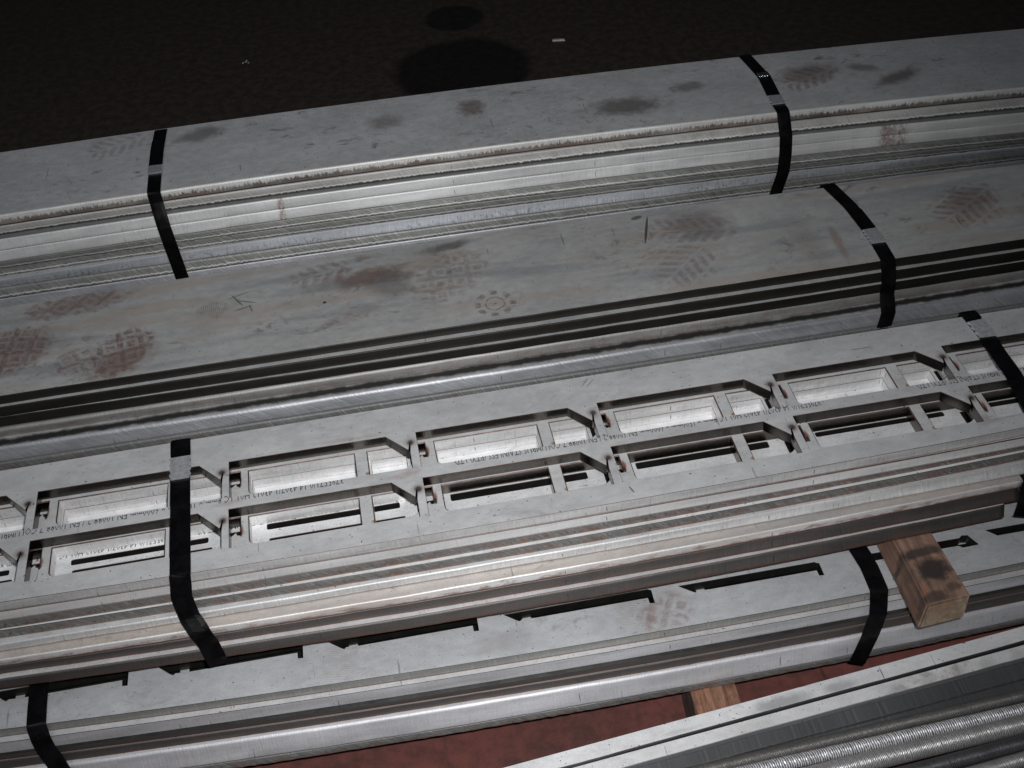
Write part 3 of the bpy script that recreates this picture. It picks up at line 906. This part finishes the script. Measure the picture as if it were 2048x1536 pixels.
def marking(x_right, length, yfar, z, parent, cut_y, teeth, size=0.0104, text=TEXT, xmin=-9, xmax=9):
    cu = bpy.data.curves.new('ink', 'FONT')
    cu.body = text
    cu.size = size * 1.35
    cu.resolution_u = 1
    tmp = bpy.data.objects.new('tmp', cu)
    COL.objects.link(tmp)
    dg = bpy.context.evaluated_depsgraph_get()
    dg.update()
    me = bpy.data.meshes.new_from_object(tmp.evaluated_get(dg))
    bpy.data.objects.remove(tmp)
    bpy.data.curves.remove(cu)
    xs = [v.co.x for v in me.vertices]
    w_ = max(xs) - min(xs)
    sx = length / w_
    for v in me.vertices:
        v.co = Vector((x_right - v.co.x * sx, yfar - v.co.y, z + H + 0.00015))
    bm = bmesh.new()
    bm.from_mesh(me)
    # keep only ink that lands on metal
    bmesh.ops.bisect_plane(bm, geom=bm.verts[:] + bm.edges[:] + bm.faces[:], plane_co=(0, cut_y, 0), plane_no=(0, 1, 0))
    for e in teeth:
        for xe in e:
            bmesh.ops.bisect_plane(bm, geom=bm.verts[:] + bm.edges[:] + bm.faces[:], plane_co=(xe, 0, 0), plane_no=(1, 0, 0))
    dead = []
    for f in bm.faces:
        c = f.calc_center_median()
        on = any(a <= c.x <= b for a, b in teeth)
        if (c.y > cut_y and not on) or c.x < xmin or c.x > xmax:
            dead.append(f)
    bmesh.ops.delete(bm, geom=dead, context='FACES')
    bm.to_mesh(me)
    bm.free()
    me.materials.clear()
    me.materials.append(M_ink)
    return link('ink_marking', me, parent)


teeth = [(0.2 * k + 0.1908, 0.2 * k + 0.2) for k in UNITS]
cy0 = ROW[0][1] - 0.0531
marking(0.318, 0.435, cy0 + 0.0035, 0.0, p0, cy0, teeth)
marking(0.835, 0.400, cy0 + 0.0035, 0.0, p0, cy0, teeth)
marking(1.345, 0.400, cy0 + 0.0040, 0.0, p0, cy0 + 0.0012, teeth)
marking(0.135, 0.40, row_y(1, 0.1) + 0.0005, -0.0275, p2, 9, [], size=0.0068)
marking(0.375, 0.23, row_y(1, 0.3) + 0.0035, -0.0275, p2, 9, [], size=0.0068, text='1500mm x 6000mm EN 10088-2 / EN 10088-7 COLUMBUS STAINLESS', xmin=0.16, xmax=0.375)

s, L = strap('strap', C, [(0.1485, 0.136, -0.014), (0.1487, 0.1325, 0.0008), (0.1495, 0.1028, 0.001), (0.1495, 0.0876, 0.001), (0.1495, 0.0711, 0.001), (0.1511, -0.0272, 0.001),
                   (0.1517, -0.0580, 0.001), (0.1512, -0.0608, 0.0000), (0.1496, -0.0622, -0.0116), (0.1472, -0.0640, -0.0258), (0.1505, -0.0730, -0.0475),
                   (0.1583, -0.0850, -0.0600), (0.1631, -0.0875, -0.0768), (0.1667, -0.0930, -0.0930), (0.168, -0.0935, -0.1030)],
             0.0205, M_strap, M_clip, clip=(0.044, 0.078), seg=(0.018, 0.044), label='black steel strap over the comb plate, left')
s, L = strap('strap', C, [(1.0510, 0.142, -0.014), (1.0515, 0.1378, 0.0008), (1.0531, 0.1145, 0.001), (1.0539, 0.095, 0.001), (1.0525, 0.0616, 0.001), (1.0524, 0.0344, 0.001),
                   (1.0509, 0.0119, 0.001), (1.0429, -0.0500, 0.001), (1.0425, -0.0545, -0.0010), (1.0420, -0.0600, -0.0231), (1.0404, -0.0680, -0.0661),
                   (1.0350, -0.0800, -0.0870), (1.0300, -0.0850, -0.1030)],
             0.0195, M_strap, M_clip, clip=(0.030, 0.066), seg=(0.008, 0.030), label='black steel strap over the comb plate, right')

# ------------------------------------------------------------------ front bundle (lowest)
Dd = empty('steel_bar_bundle', (0.45, -0.03, 0.063),
           'nearest low bundle lying under the comb bundle, black slots along its top', 'steel bundle')
fD = [-0.10047, -0.05884, 0.04225]
yb_ = 0.07
holesD = []
spec = [(-0.42, -0.25, -0.055), (-0.245, -0.12, -0.059), (-0.058, 0.0654, -0.0617), (0.112, 0.2469, -0.0660), (0.2900, 0.4326, -0.0710),
        (0.4770, 0.6229, -0.0752), (0.6690, 0.8110, -0.0783)]
for x0, x1, yn in spec:
    yf = yn + (0.0125 if x0 < 0.25 else 0.0110)
    holesD.append([(x0 - 0.0150, yf), (x0 - 0.002, yn + 0.0005), (x0 + 0.0005, yn - 0.001), (x0 + 0.0025, yn + 0.001),
                   (x0 + 0.018, yn), (x1 - 0.005, yn), (x1 - 0.0048, yn - 0.0075), (x1, yn - 0.0080), (x1 + 0.0005, yf - 0.002), (x1 - 0.003, yf)])
for x0, x1, yn in [(0.858, 0.990, -0.0790), (1.012, 1.160, -0.0745), (1.2, 1.35, -0.07)]:
    yf = yn + (0.0095 if x0 < 1.1 else 0.010)
    holesD.append([(x0 - 0.005, yf), (x0 + 0.004, yn), (x1 - 0.022, yn), (x1 - 0.018, yn - 0.0035), (x1, yn - 0.003), (x1 - 0.006, yf + 0.002), (x1 - 0.012, yf + 0.003),
                   (x1 - 0.016, yf)])
hD2 = []
for x0, x1, yn in spec:
    hD2.append([(x0 - 0.030, yn + 0.036), (x0 - 0.030, yn - 0.002), (x0 + 0.004, yn - 0.003), (x0 + 0.0045, yn + 0.016), (x0 + 0.0145, yn + 0.016),
                (x0 + 0.0150, yn - 0.004), (x1 + 0.003, yn - 0.009), (x1 + 0.003, yn + 0.036)])
for x0, x1, yn in [(0.858, 0.990, -0.0790), (1.012, 1.160, -0.0745)]:
    hD2.append([(x0 - 0.005, yn + 0.010), (x0 - 0.005, yn - 0.006), (x1, yn - 0.006), (x1, yn + 0.010)])
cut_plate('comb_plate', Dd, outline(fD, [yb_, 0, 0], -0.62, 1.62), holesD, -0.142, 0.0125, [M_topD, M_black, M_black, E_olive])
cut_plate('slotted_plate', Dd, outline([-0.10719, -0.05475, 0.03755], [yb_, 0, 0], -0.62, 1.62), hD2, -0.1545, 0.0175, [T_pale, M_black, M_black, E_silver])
hD3 = [[(x0 - 0.04, yn + 0.040), (x0 - 0.04, yn - 0.006), (x1 + 0.01, yn - 0.010), (x1 + 0.01, yn + 0.040)] for x0, x1, yn in
       [(a_, b_, c_) for a_, b_, c_ in spec] if True]
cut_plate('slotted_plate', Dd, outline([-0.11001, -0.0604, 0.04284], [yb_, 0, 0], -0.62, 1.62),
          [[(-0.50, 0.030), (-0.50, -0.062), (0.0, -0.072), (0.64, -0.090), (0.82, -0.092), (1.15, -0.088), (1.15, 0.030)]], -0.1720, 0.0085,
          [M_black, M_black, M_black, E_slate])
LD = [(-0.1805, 0.0110, [-0.11179, -0.05967, 0.04204], [-0.11369, -0.05483, 0.0367], T_dark, E_slate, dict(r=0.0012)),
      (-0.1915, 0.0255, [-0.1197, -0.05495, 0.03956], [-0.1253, -0.05644, 0.04356], T_pale, E_silver, dict(r=0.0032)),
      (-0.2170, 0.0100, [-0.12559, -0.05632, 0.04343], [-0.12778, -0.05303, 0.04292], T_dark, E_rough, dict(rag=0.0010, r=0.001))]
for i, (z, t, ft, fb, mt, me_, kw) in enumerate(LD):
    bk = [ft[0] + 0.020, ft[1], ft[2]] if i == 0 else [yb_, 0, 0]
    flat_bar('flat_bar', Dd, z, t, ft, fb, bk, [mt, me_], x0=-0.62, x1=1.62, seed=i * 5.1 + 120, **kw)
flat_bar('flat_bar', Dd, -0.1808, 0.0105, [-0.0900, -0.05967, 0.04204], [-0.0900, -0.05967, 0.04204], [yb_, 0, 0], [M_black, M_black], x0=-0.62, x1=1.62, step=0.05)  # added black filler, its colour stands for the darkness below the slots
strap('strap', Dd, [(-0.0265, -0.005, -0.1415), (-0.0257, -0.0377, -0.141), (-0.0249, -0.0567, -0.141), (-0.0241, -0.0818, -0.141), (-0.0232, -0.0985, -0.141),
              (-0.0230, -0.1010, -0.1425), (-0.0209, -0.1090, -0.152), (-0.0190, -0.1130, -0.1650), (-0.0140, -0.1190, -0.178), (-0.0111, -0.1230, -0.1907),
              (-0.0006, -0.1290, -0.2265)], 0.0195, M_strap, M_clip, label='black steel strap at the left')
strap('strap', Dd, [(0.850, -0.005, -0.1415), (0.8567, -0.0451, -0.141), (0.8591, -0.059, -0.141), (0.8616, -0.0869, -0.141), (0.8598, -0.1178, -0.141),
              (0.8590, -0.1215, -0.1425), (0.8567, -0.1325, -0.1647), (0.8476, -0.1410, -0.1903), (0.8372, -0.1460, -0.2238), (0.836, -0.1465, -0.2268)],
      0.0200, M_strap, M_clip, seg=(0.03, 0.075), label='black steel strap beside the timber block')


# ------------------------------------------------------------------ timber
def wood(name, base, dark, end=False):
    n = NT(name)
    xyz = n.sep(n.obj)
    g = n.noise(n.map(n.obj, (150, 9, 110), rot=(0, 0, -0.12)), 1.0, 5, 0.65, 0.6)
    g2 = n.noise(n.obj, 30, 5, 0.6, 0.5)
    col = n.mix(n.ramp(g, 0.30, 0.70), tuple(q * 0.5 for q in base), tuple(min(1, q * 1.15) for q in base))
    col = n.mix(n.ramp(g2, 0.44, 0.66, 0, 0.85), col, dark)
    g3 = n.noise(n.map(n.obj, loc=(7, 3, 1)), 55, 4, 0.6, 0.8)
    col = n.mix(n.ramp(g3, 0.54, 0.68, 0, 0.5), col, (base[0] * 1.1, base[1] * 0.72, base[2] * 0.65))
    return n, xyz, col, g


n, xyz, col, g = wood('weathered_timber', (0.215, 0.128, 0.092), (0.085, 0.055, 0.042))
for cx, cy, ra, rb, rot, s in ((0.908, -0.1330, 0.024, 0.0220, 0.1, 1.0), (0.905, -0.108, 0.034, 0.009, 0.1, 0.85), (0.895, -0.166, 0.020, 0.009, 0.1, 0.7), (0.918, -0.158, 0.012, 0.008, 0.1, 0.6)):
    e, _, _ = ellipse(n, xyz, cx, cy, ra, rb, rot, 0.6, n.math('MULTIPLY', n.math('SUBTRACT', n.noise(n.obj, 120, 4, 0.6), 0.5), 1.0))
    col = n.mix(n.math('MULTIPLY', e, s), col, (0.022, 0.015, 0.013))
n.set(col, 0.75, 0.0, n.bump(g, 0.7, 0.0012))
M_wood = n.mat
n, xyz, col, g = wood('timber_end_grain', (0.46, 0.35, 0.25), (0.25, 0.17, 0.11))
w_ = n.new('ShaderNodeTexWave', wave_type='RINGS')
n.link(n.map(n.obj, (1, 1, 1), loc=(-0.86, 0.1, -0.10)), w_.inputs[0])
w_.inputs['Scale'].default_value = 170
w_.inputs['Distortion'].default_value = 4
w_.inputs['Detail'].default_value = 3
col = n.mix(n.math('MULTIPLY', w_.outputs['Fac'], 0.35), col, (0.20, 0.12, 0.08))
n.set(col, 0.8, 0.0, n.bump(g, 0.5, 0.001))
M_woodend = n.mat
n, xyz, col, g = wood('split_timber', (0.36, 0.185, 0.120), (0.10, 0.055, 0.04))
n.set(col, 0.75, 0.0, n.bump(g, 1.0, 0.003))
M_split = n.mat
n, xyz, col, g = wood('grey_timber_side', (0.16, 0.125, 0.11), (0.06, 0.045, 0.04))
n.set(col, 0.8, 0.0, n.bump(g, 1.0, 0.002))
M_greywood = n.mat

bm = bmesh.new()
nseg = 16
rings = []
for i in range(nseg + 1):
    s_ = i / nseg
    y = 0.105 + (-0.1755 - 0.105) * s_
    xl = 0.8845 + (y + 0.0907) * 0.022
    xr = 0.9285 + (y + 0.0907) * -0.03
    sk = 0.0035 * s_
    ring = []
    for (x, z) in ((xl - 0.004, -0.1418), (xr, -0.1418), (xr, -0.1041), (xl, -0.1041)):
        jx = noise.noise(Vector((x * 40, y * 25, z * 40))) * 0.0010
        yy = y + (x - xl) / (xr - xl) * sk
        ring.append(bm.verts.new((x + jx, yy, z + H)))
    rings.append(ring)
for a_, b_ in zip(rings[:-1], rings[1:]):
    for k in range(4):
        bm.faces.new((a_[k], a_[(k + 1) % 4], b_[(k + 1) % 4], b_[k]))
bm.faces.new(rings[0])
ef = bm.faces.new(list(reversed(rings[-1])))
bmesh.ops.recalc_face_normals(bm, faces=bm.faces[:])
es = [e for e in bm.edges if len(e.link_faces) == 2 and e.calc_face_angle() > 0.8]
bmesh.ops.bevel(bm, geom=es, offset=0.0022, segments=2, affect='EDGES')
me = bpy.data.meshes.new('timber_block')
bm.to_mesh(me)
bm.free()
me.materials.append(M_wood)
me.materials.append(M_woodend)
for p in me.polygons:
    if p.normal.y < -0.8:
        p.material_index = 1
o = link('timber_block', me)
tag(o, 'square brown timber block with a dark burnt patch, jutting from under the comb bundle', 'timber')

# broken timber on the floor under the front bundle
V, Fc, FM = [], [], []
top_l = [(0.668, 0.05), (0.660, -0.05), (0.6515, -0.12), (0.6500, -0.1456), (0.646, -0.175), (0.640, -0.23), (0.632, -0.33)]
top_r = [(0.705, 0.05), (0.702, -0.05), (0.7005, -0.12), (0.6988, -0.1423), (0.6975, -0.169), (0.696, -0.23), (0.694, -0.33)]
nx = 10
for j, ((xl, yl), (xr, yr)) in enumerate(zip(top_l, top_r)):
    for i in range(nx + 1):
        s_ = i / nx
        x = xl + (xr - xl) * s_
        y = yl + (yr - yl) * s_
        z = 0.0625
        if 2 <= j <= 4:
            z -= abs(noise.noise(Vector((x * 130, y * 40, 1)))) * 0.010 + (0.007 if i in (1, 2) else 0) + (0.006 if i == 8 else 0)
        V.append((x, y, z))
    V.append((xr + 0.001, yr, 0.0015))
    V.append((xl - 0.001, yl, 0.0015))
st_ = nx + 3
for j in range(len(top_l) - 1):
    for i in range(st_):
        i2 = (i + 1) % st_
        Fc.append((j * st_ + i, (j + 1) * st_ + i, (j + 1) * st_ + i2, j * st_ + i2))
        FM.append(1 if i >= nx + 2 else 0)
Fc.append(tuple(range(st_)))
FM.append(0)
Fc.append(tuple(reversed([(len(top_l) - 1) * st_ + i for i in range(st_)])))
FM.append(0)
o = mesh_obj('broken_timber', V, Fc, [M_split, M_greywood], None, FM)
tag(o, 'splintered reddish timber on the red floor, under the nearest bundle and the square bars', 'timber')


# ------------------------------------------------------------------ loose bars bottom right
def slant_bar(name, p_a, p_b, width, z, t, mats, label, x0, x1, r=0.0012, step=0.01, rag=0.0, seed=0.0):
    """flat bar through two front-edge points"""
    s_ = (p_b[1] - p_a[1]) / (p_b[0] - p_a[0])
    c = [p_a[1] - s_ * p_a[0], s_, 0]
    bk = [c[0] + width, s_, 0]
    o = flat_bar(name, None, z, t, c, c, bk, mats, x0=x0, x1=x1, r=r, step=step, rag=rag, seed=seed)
    tag(o, label, 'steel bar')
    return o


n_ = top_mat('ground_bar_face', (0.90, 0.90, 0.92), 0.45, 0.2, None, 0.15,
             smudges_and_shade=[(0.735, -0.190, 0.046, 0.0125, 0.08, 0.75, (0.36, 0.37, 0.37)), (0.80, -0.184, 0.028, 0.009, 0.08, 0.65, (0.38, 0.38, 0.38)),
                      (0.62, -0.201, 0.03, 0.004, 0.08, 0.35, (0.40, 0.40, 0.40))],
             marks=[(0.849, -0.178, 0.0007, 0.009, 0.0, 0.8, (0.06, 0.06, 0.06))])
M_e1 = n_
M_e2 = top_mat('stained_bar_face', (0.93, 0.93, 0.925), 0.45, 0.2, [('bars', 0.90, -0.190, 0.08, 0.015, 0.4, 0.3)], 0.4,
               smudges_and_shade=[(0.86 + 0.035 * k, -0.197 + 0.0029 * k, 0.016, 0.013, 0.5, 0.35, (0.34, 0.31, 0.28)) for k in range(5)] +
                       [(0.70, -0.210, 0.05, 0.01, 0.08, 0.25, (0.42, 0.41, 0.38))])
E_bar = edge_mat('ground_bar_edge', (0.34, 0.345, 0.36), 0.42, 0.45, stri=0.05)
E_barD = edge_mat('dark_bar_edge', (0.10, 0.09, 0.095), 0.4, 0.6)
slant_bar('square_bar', (0.752, -0.1940), (1.0135, -0.1707), 0.0175, -0.207, 0.0198, [M_e1, E_barD],
          'upper of two pale square bars beside the red floor, with a grey damp stain', 0.15, 1.75, r=0.0008, seed=1)
slant_bar('square_bar', (0.7460, -0.2113), (1.0035, -0.1890), 0.0150, -0.2105, 0.0075, [M_e2, E_bar],
          'lower of two pale square bars, with brown rub marks, next to the round bars', 0.15, 1.75, r=0.0008, seed=2)
M_scale = edge_mat('flaky_scale', (0.17, 0.175, 0.175), 0.42, 0.5, stri=0.8, freq=200)
M_scaleT = top_mat('flaky_scale_top', (0.15, 0.152, 0.155), 0.40, 0.4, None, 0.5, smudges_and_shade=[(0.9, -0.212, 0.3, 0.007, 0.05, 0.5, (0.05, 0.05, 0.05))])


def rod_mat(name, base, hi, freq, contrast, rough=0.35, metal=0.8, bumpd=0.0012):
    n = NT(name)
    uv = n.sep(n.uv)
    l2 = n.noise(n.obj, 300, 4, 0.7)
    jit = n.noise(n.comb(n.math('MULTIPLY', uv[0], 260), n.math('MULTIPLY', uv[1], 2.0)), 1.0, 3, 0.6)
    su = n.math('ADD', uv[0], n.math('MULTIPLY', jit, 0.0036))
    su = n.math('ADD', su, n.math('MULTIPLY', uv[1], 0.004))
    rid = n.math('DIVIDE', n.math('PINGPONG', su, 0.5 / freq), 0.5 / freq)
    amp = n.ramp(n.noise(n.comb(n.math('MULTIPLY', uv[0], 45), n.math('MULTIPLY', uv[1], 3.0), 3.0), 1.0, 2, 0.5), 0.30, 0.60, 0.72, 1.0)
    k = n.math('ADD', n.math('MULTIPLY', n.math('MULTIPLY', rid, amp), 0.75), n.math('MULTIPLY', l2, 0.25))
    col = n.mix(n.ramp(k, 0.20, 0.75), tuple(q * (1 - contrast) for q in base), hi)
    n.set(col, n.ramp(l2, 0.3, 0.7, rough - 0.08, rough + 0.12), metal, n.bump(k, 0.9, bumpd))
    return n.mat


MR1 = rod_mat('dull_turned_bar', (0.17, 0.165, 0.155), (0.24, 0.23, 0.22), 620, 0.45, 0.5, 0.6, 0.0004)
MR2 = rod_mat('bright_turned_bar', (0.50, 0.50, 0.56), (0.97, 0.97, 0.99), 400, 0.80, 0.40, 0.35, 0.0008)
MR3 = rod_mat('satin_turned_bar', (0.46, 0.45, 0.45), (0.66, 0.65, 0.64), 560, 0.45, 0.42, 0.6, 0.0005)
MR4 = rod_mat('dark_turned_bar', (0.10, 0.10, 0.105), (0.15, 0.15, 0.155), 600, 0.4, 0.45, 0.6, 0.0004)


M_scaleT = edge_mat('flaky_ribbed_scale', (0.13, 0.132, 0.135), 0.42, 0.4, stri=0.75, freq=260, dirt=0.9, brown=0.1)
slant_bar('scaly_flat_bar', (0.7402, -0.2275), (0.9917, -0.2085), 0.030, -0.2180, 0.0045, [M_scaleT, M_scale],
          'upper of two thin dark scaly strips wedged beside the pale square bars', 0.25, 1.75, r=0.0006, seed=3, rag=0.0004)
slant_bar('scaly_flat_bar', (0.7402, -0.2325), (0.9917, -0.2195), 0.034, -0.2226, 0.0044, [M_scaleT, M_scale],
          'lower of two thin dark scaly strips, touching the round bars', 0.25, 1.75, r=0.0006, seed=4, rag=0.0004)


def rod(pa, pb, r, mat, label, z=None, x0=0.2, x1=1.9, seed=0):
    s_ = (pb[1] - pa[1]) / (pb[0] - pa[0])
    zc = (-0.2272 + r if z is None else z) + H
    V, UV, Fc = [], [], []
    n = 420
    ns = 20
    for i in range(n + 1):
        x = x0 + (x1 - x0) * i / n
        y = pa[1] + (x - pa[0]) * s_
        for k in range(ns):
            a = 2 * math.pi * k / ns
            rr = r * (1 + 0.012 * noise.noise(Vector((x * 300, math.sin(a) * 3 + seed, math.cos(a) * 3))))
            V.append((x, y + rr * math.cos(a), zc + rr * math.sin(a)))
            UV.append((x, abs(k - ns / 2) / ns * 2))
    for i in range(n):
        for k in range(ns):
            k2 = (k + 1) % ns
            Fc.append((i * ns + k, i * ns + k2, (i + 1) * ns + k2, (i + 1) * ns + k))
    Fc.append(tuple(reversed(range(ns))))
    Fc.append(tuple(n * ns + k for k in range(ns)))
    sm = [True] * (len(Fc) - 2) + [False, False]
    o = mesh_obj('round_bar', V, Fc, [mat], None, None, UV, sm)
    tag(o, label, 'round bar', 'round steel bars in the lower right corner')
    return o


rod((0.738, -0.2375), (0.987, -0.2270), 0.0068, MR1, 'dull dark round bar lying against the thin scaly strip', seed=1)
rod((0.733, -0.2510), (0.979, -0.2430), 0.0070, MR2, 'brightest round bar with coarse turning grooves', seed=2)
rod((0.790, -0.2690), (0.970, -0.2600), 0.0098, MR3, 'thick satin grey round bar between the grooved bar and a dark bar', seed=3)
rod((0.840, -0.2880), (0.960, -0.2800), 0.0085, MR4, 'dark round bar, second thick one from the corner', seed=4)
rod((0.880, -0.3030), (0.955, -0.2970), 0.0078, MR3, 'light grey round bar just inside the lower right corner', seed=5)
rod((0.900, -0.3200), (0.955, -0.3140), 0.0085, MR4, 'dark round bar cut off by the lower right corner', seed=6)

# ------------------------------------------------------------------ litter on the far floor
M_chip = flat_mat('metal_sliver', (0.62, 0.60, 0.56), 0.4, 0.2)
V = [(0.834, 1.5045, 0.0), (0.860, 1.5005, 0.0), (0.860, 1.5070, 0.0), (0.834, 1.5105, 0.0),
     (0.835, 1.5050, 0.003), (0.859, 1.5012, 0.003), (0.859, 1.5063, 0.003), (0.835, 1.5100, 0.003)]
o = mesh_obj('metal_sliver', V, [(0, 3, 2, 1), (4, 5, 6, 7), (0, 1, 5, 4), (1, 2, 6, 5), (2, 3, 7, 6), (3, 0, 4, 7)], [M_chip])
tag(o, 'small pale metal sliver on the dark floor right of the oil spills', 'metal scrap')
V, Fc = [], []
for cx, cy, r in ((0.187, 1.588, 0.0022), (0.193, 1.592, 0.0026), (0.198, 1.586, 0.002), (0.195, 1.598, 0.0016)):
    b0 = len(V)
    for k in range(5):
        a = k * 1.257
        V.append((cx + r * math.cos(a), cy + r * math.sin(a), 0.0))
    V.append((cx, cy, r))
    for k in range(5):
        Fc.append((b0 + k, b0 + (k + 1) % 5, b0 + 5))
o = mesh_obj('metal_crumbs', V, Fc, [M_chip])
tag(o, 'tiny cluster of pale metal crumbs on the dark floor, left', 'metal scrap')
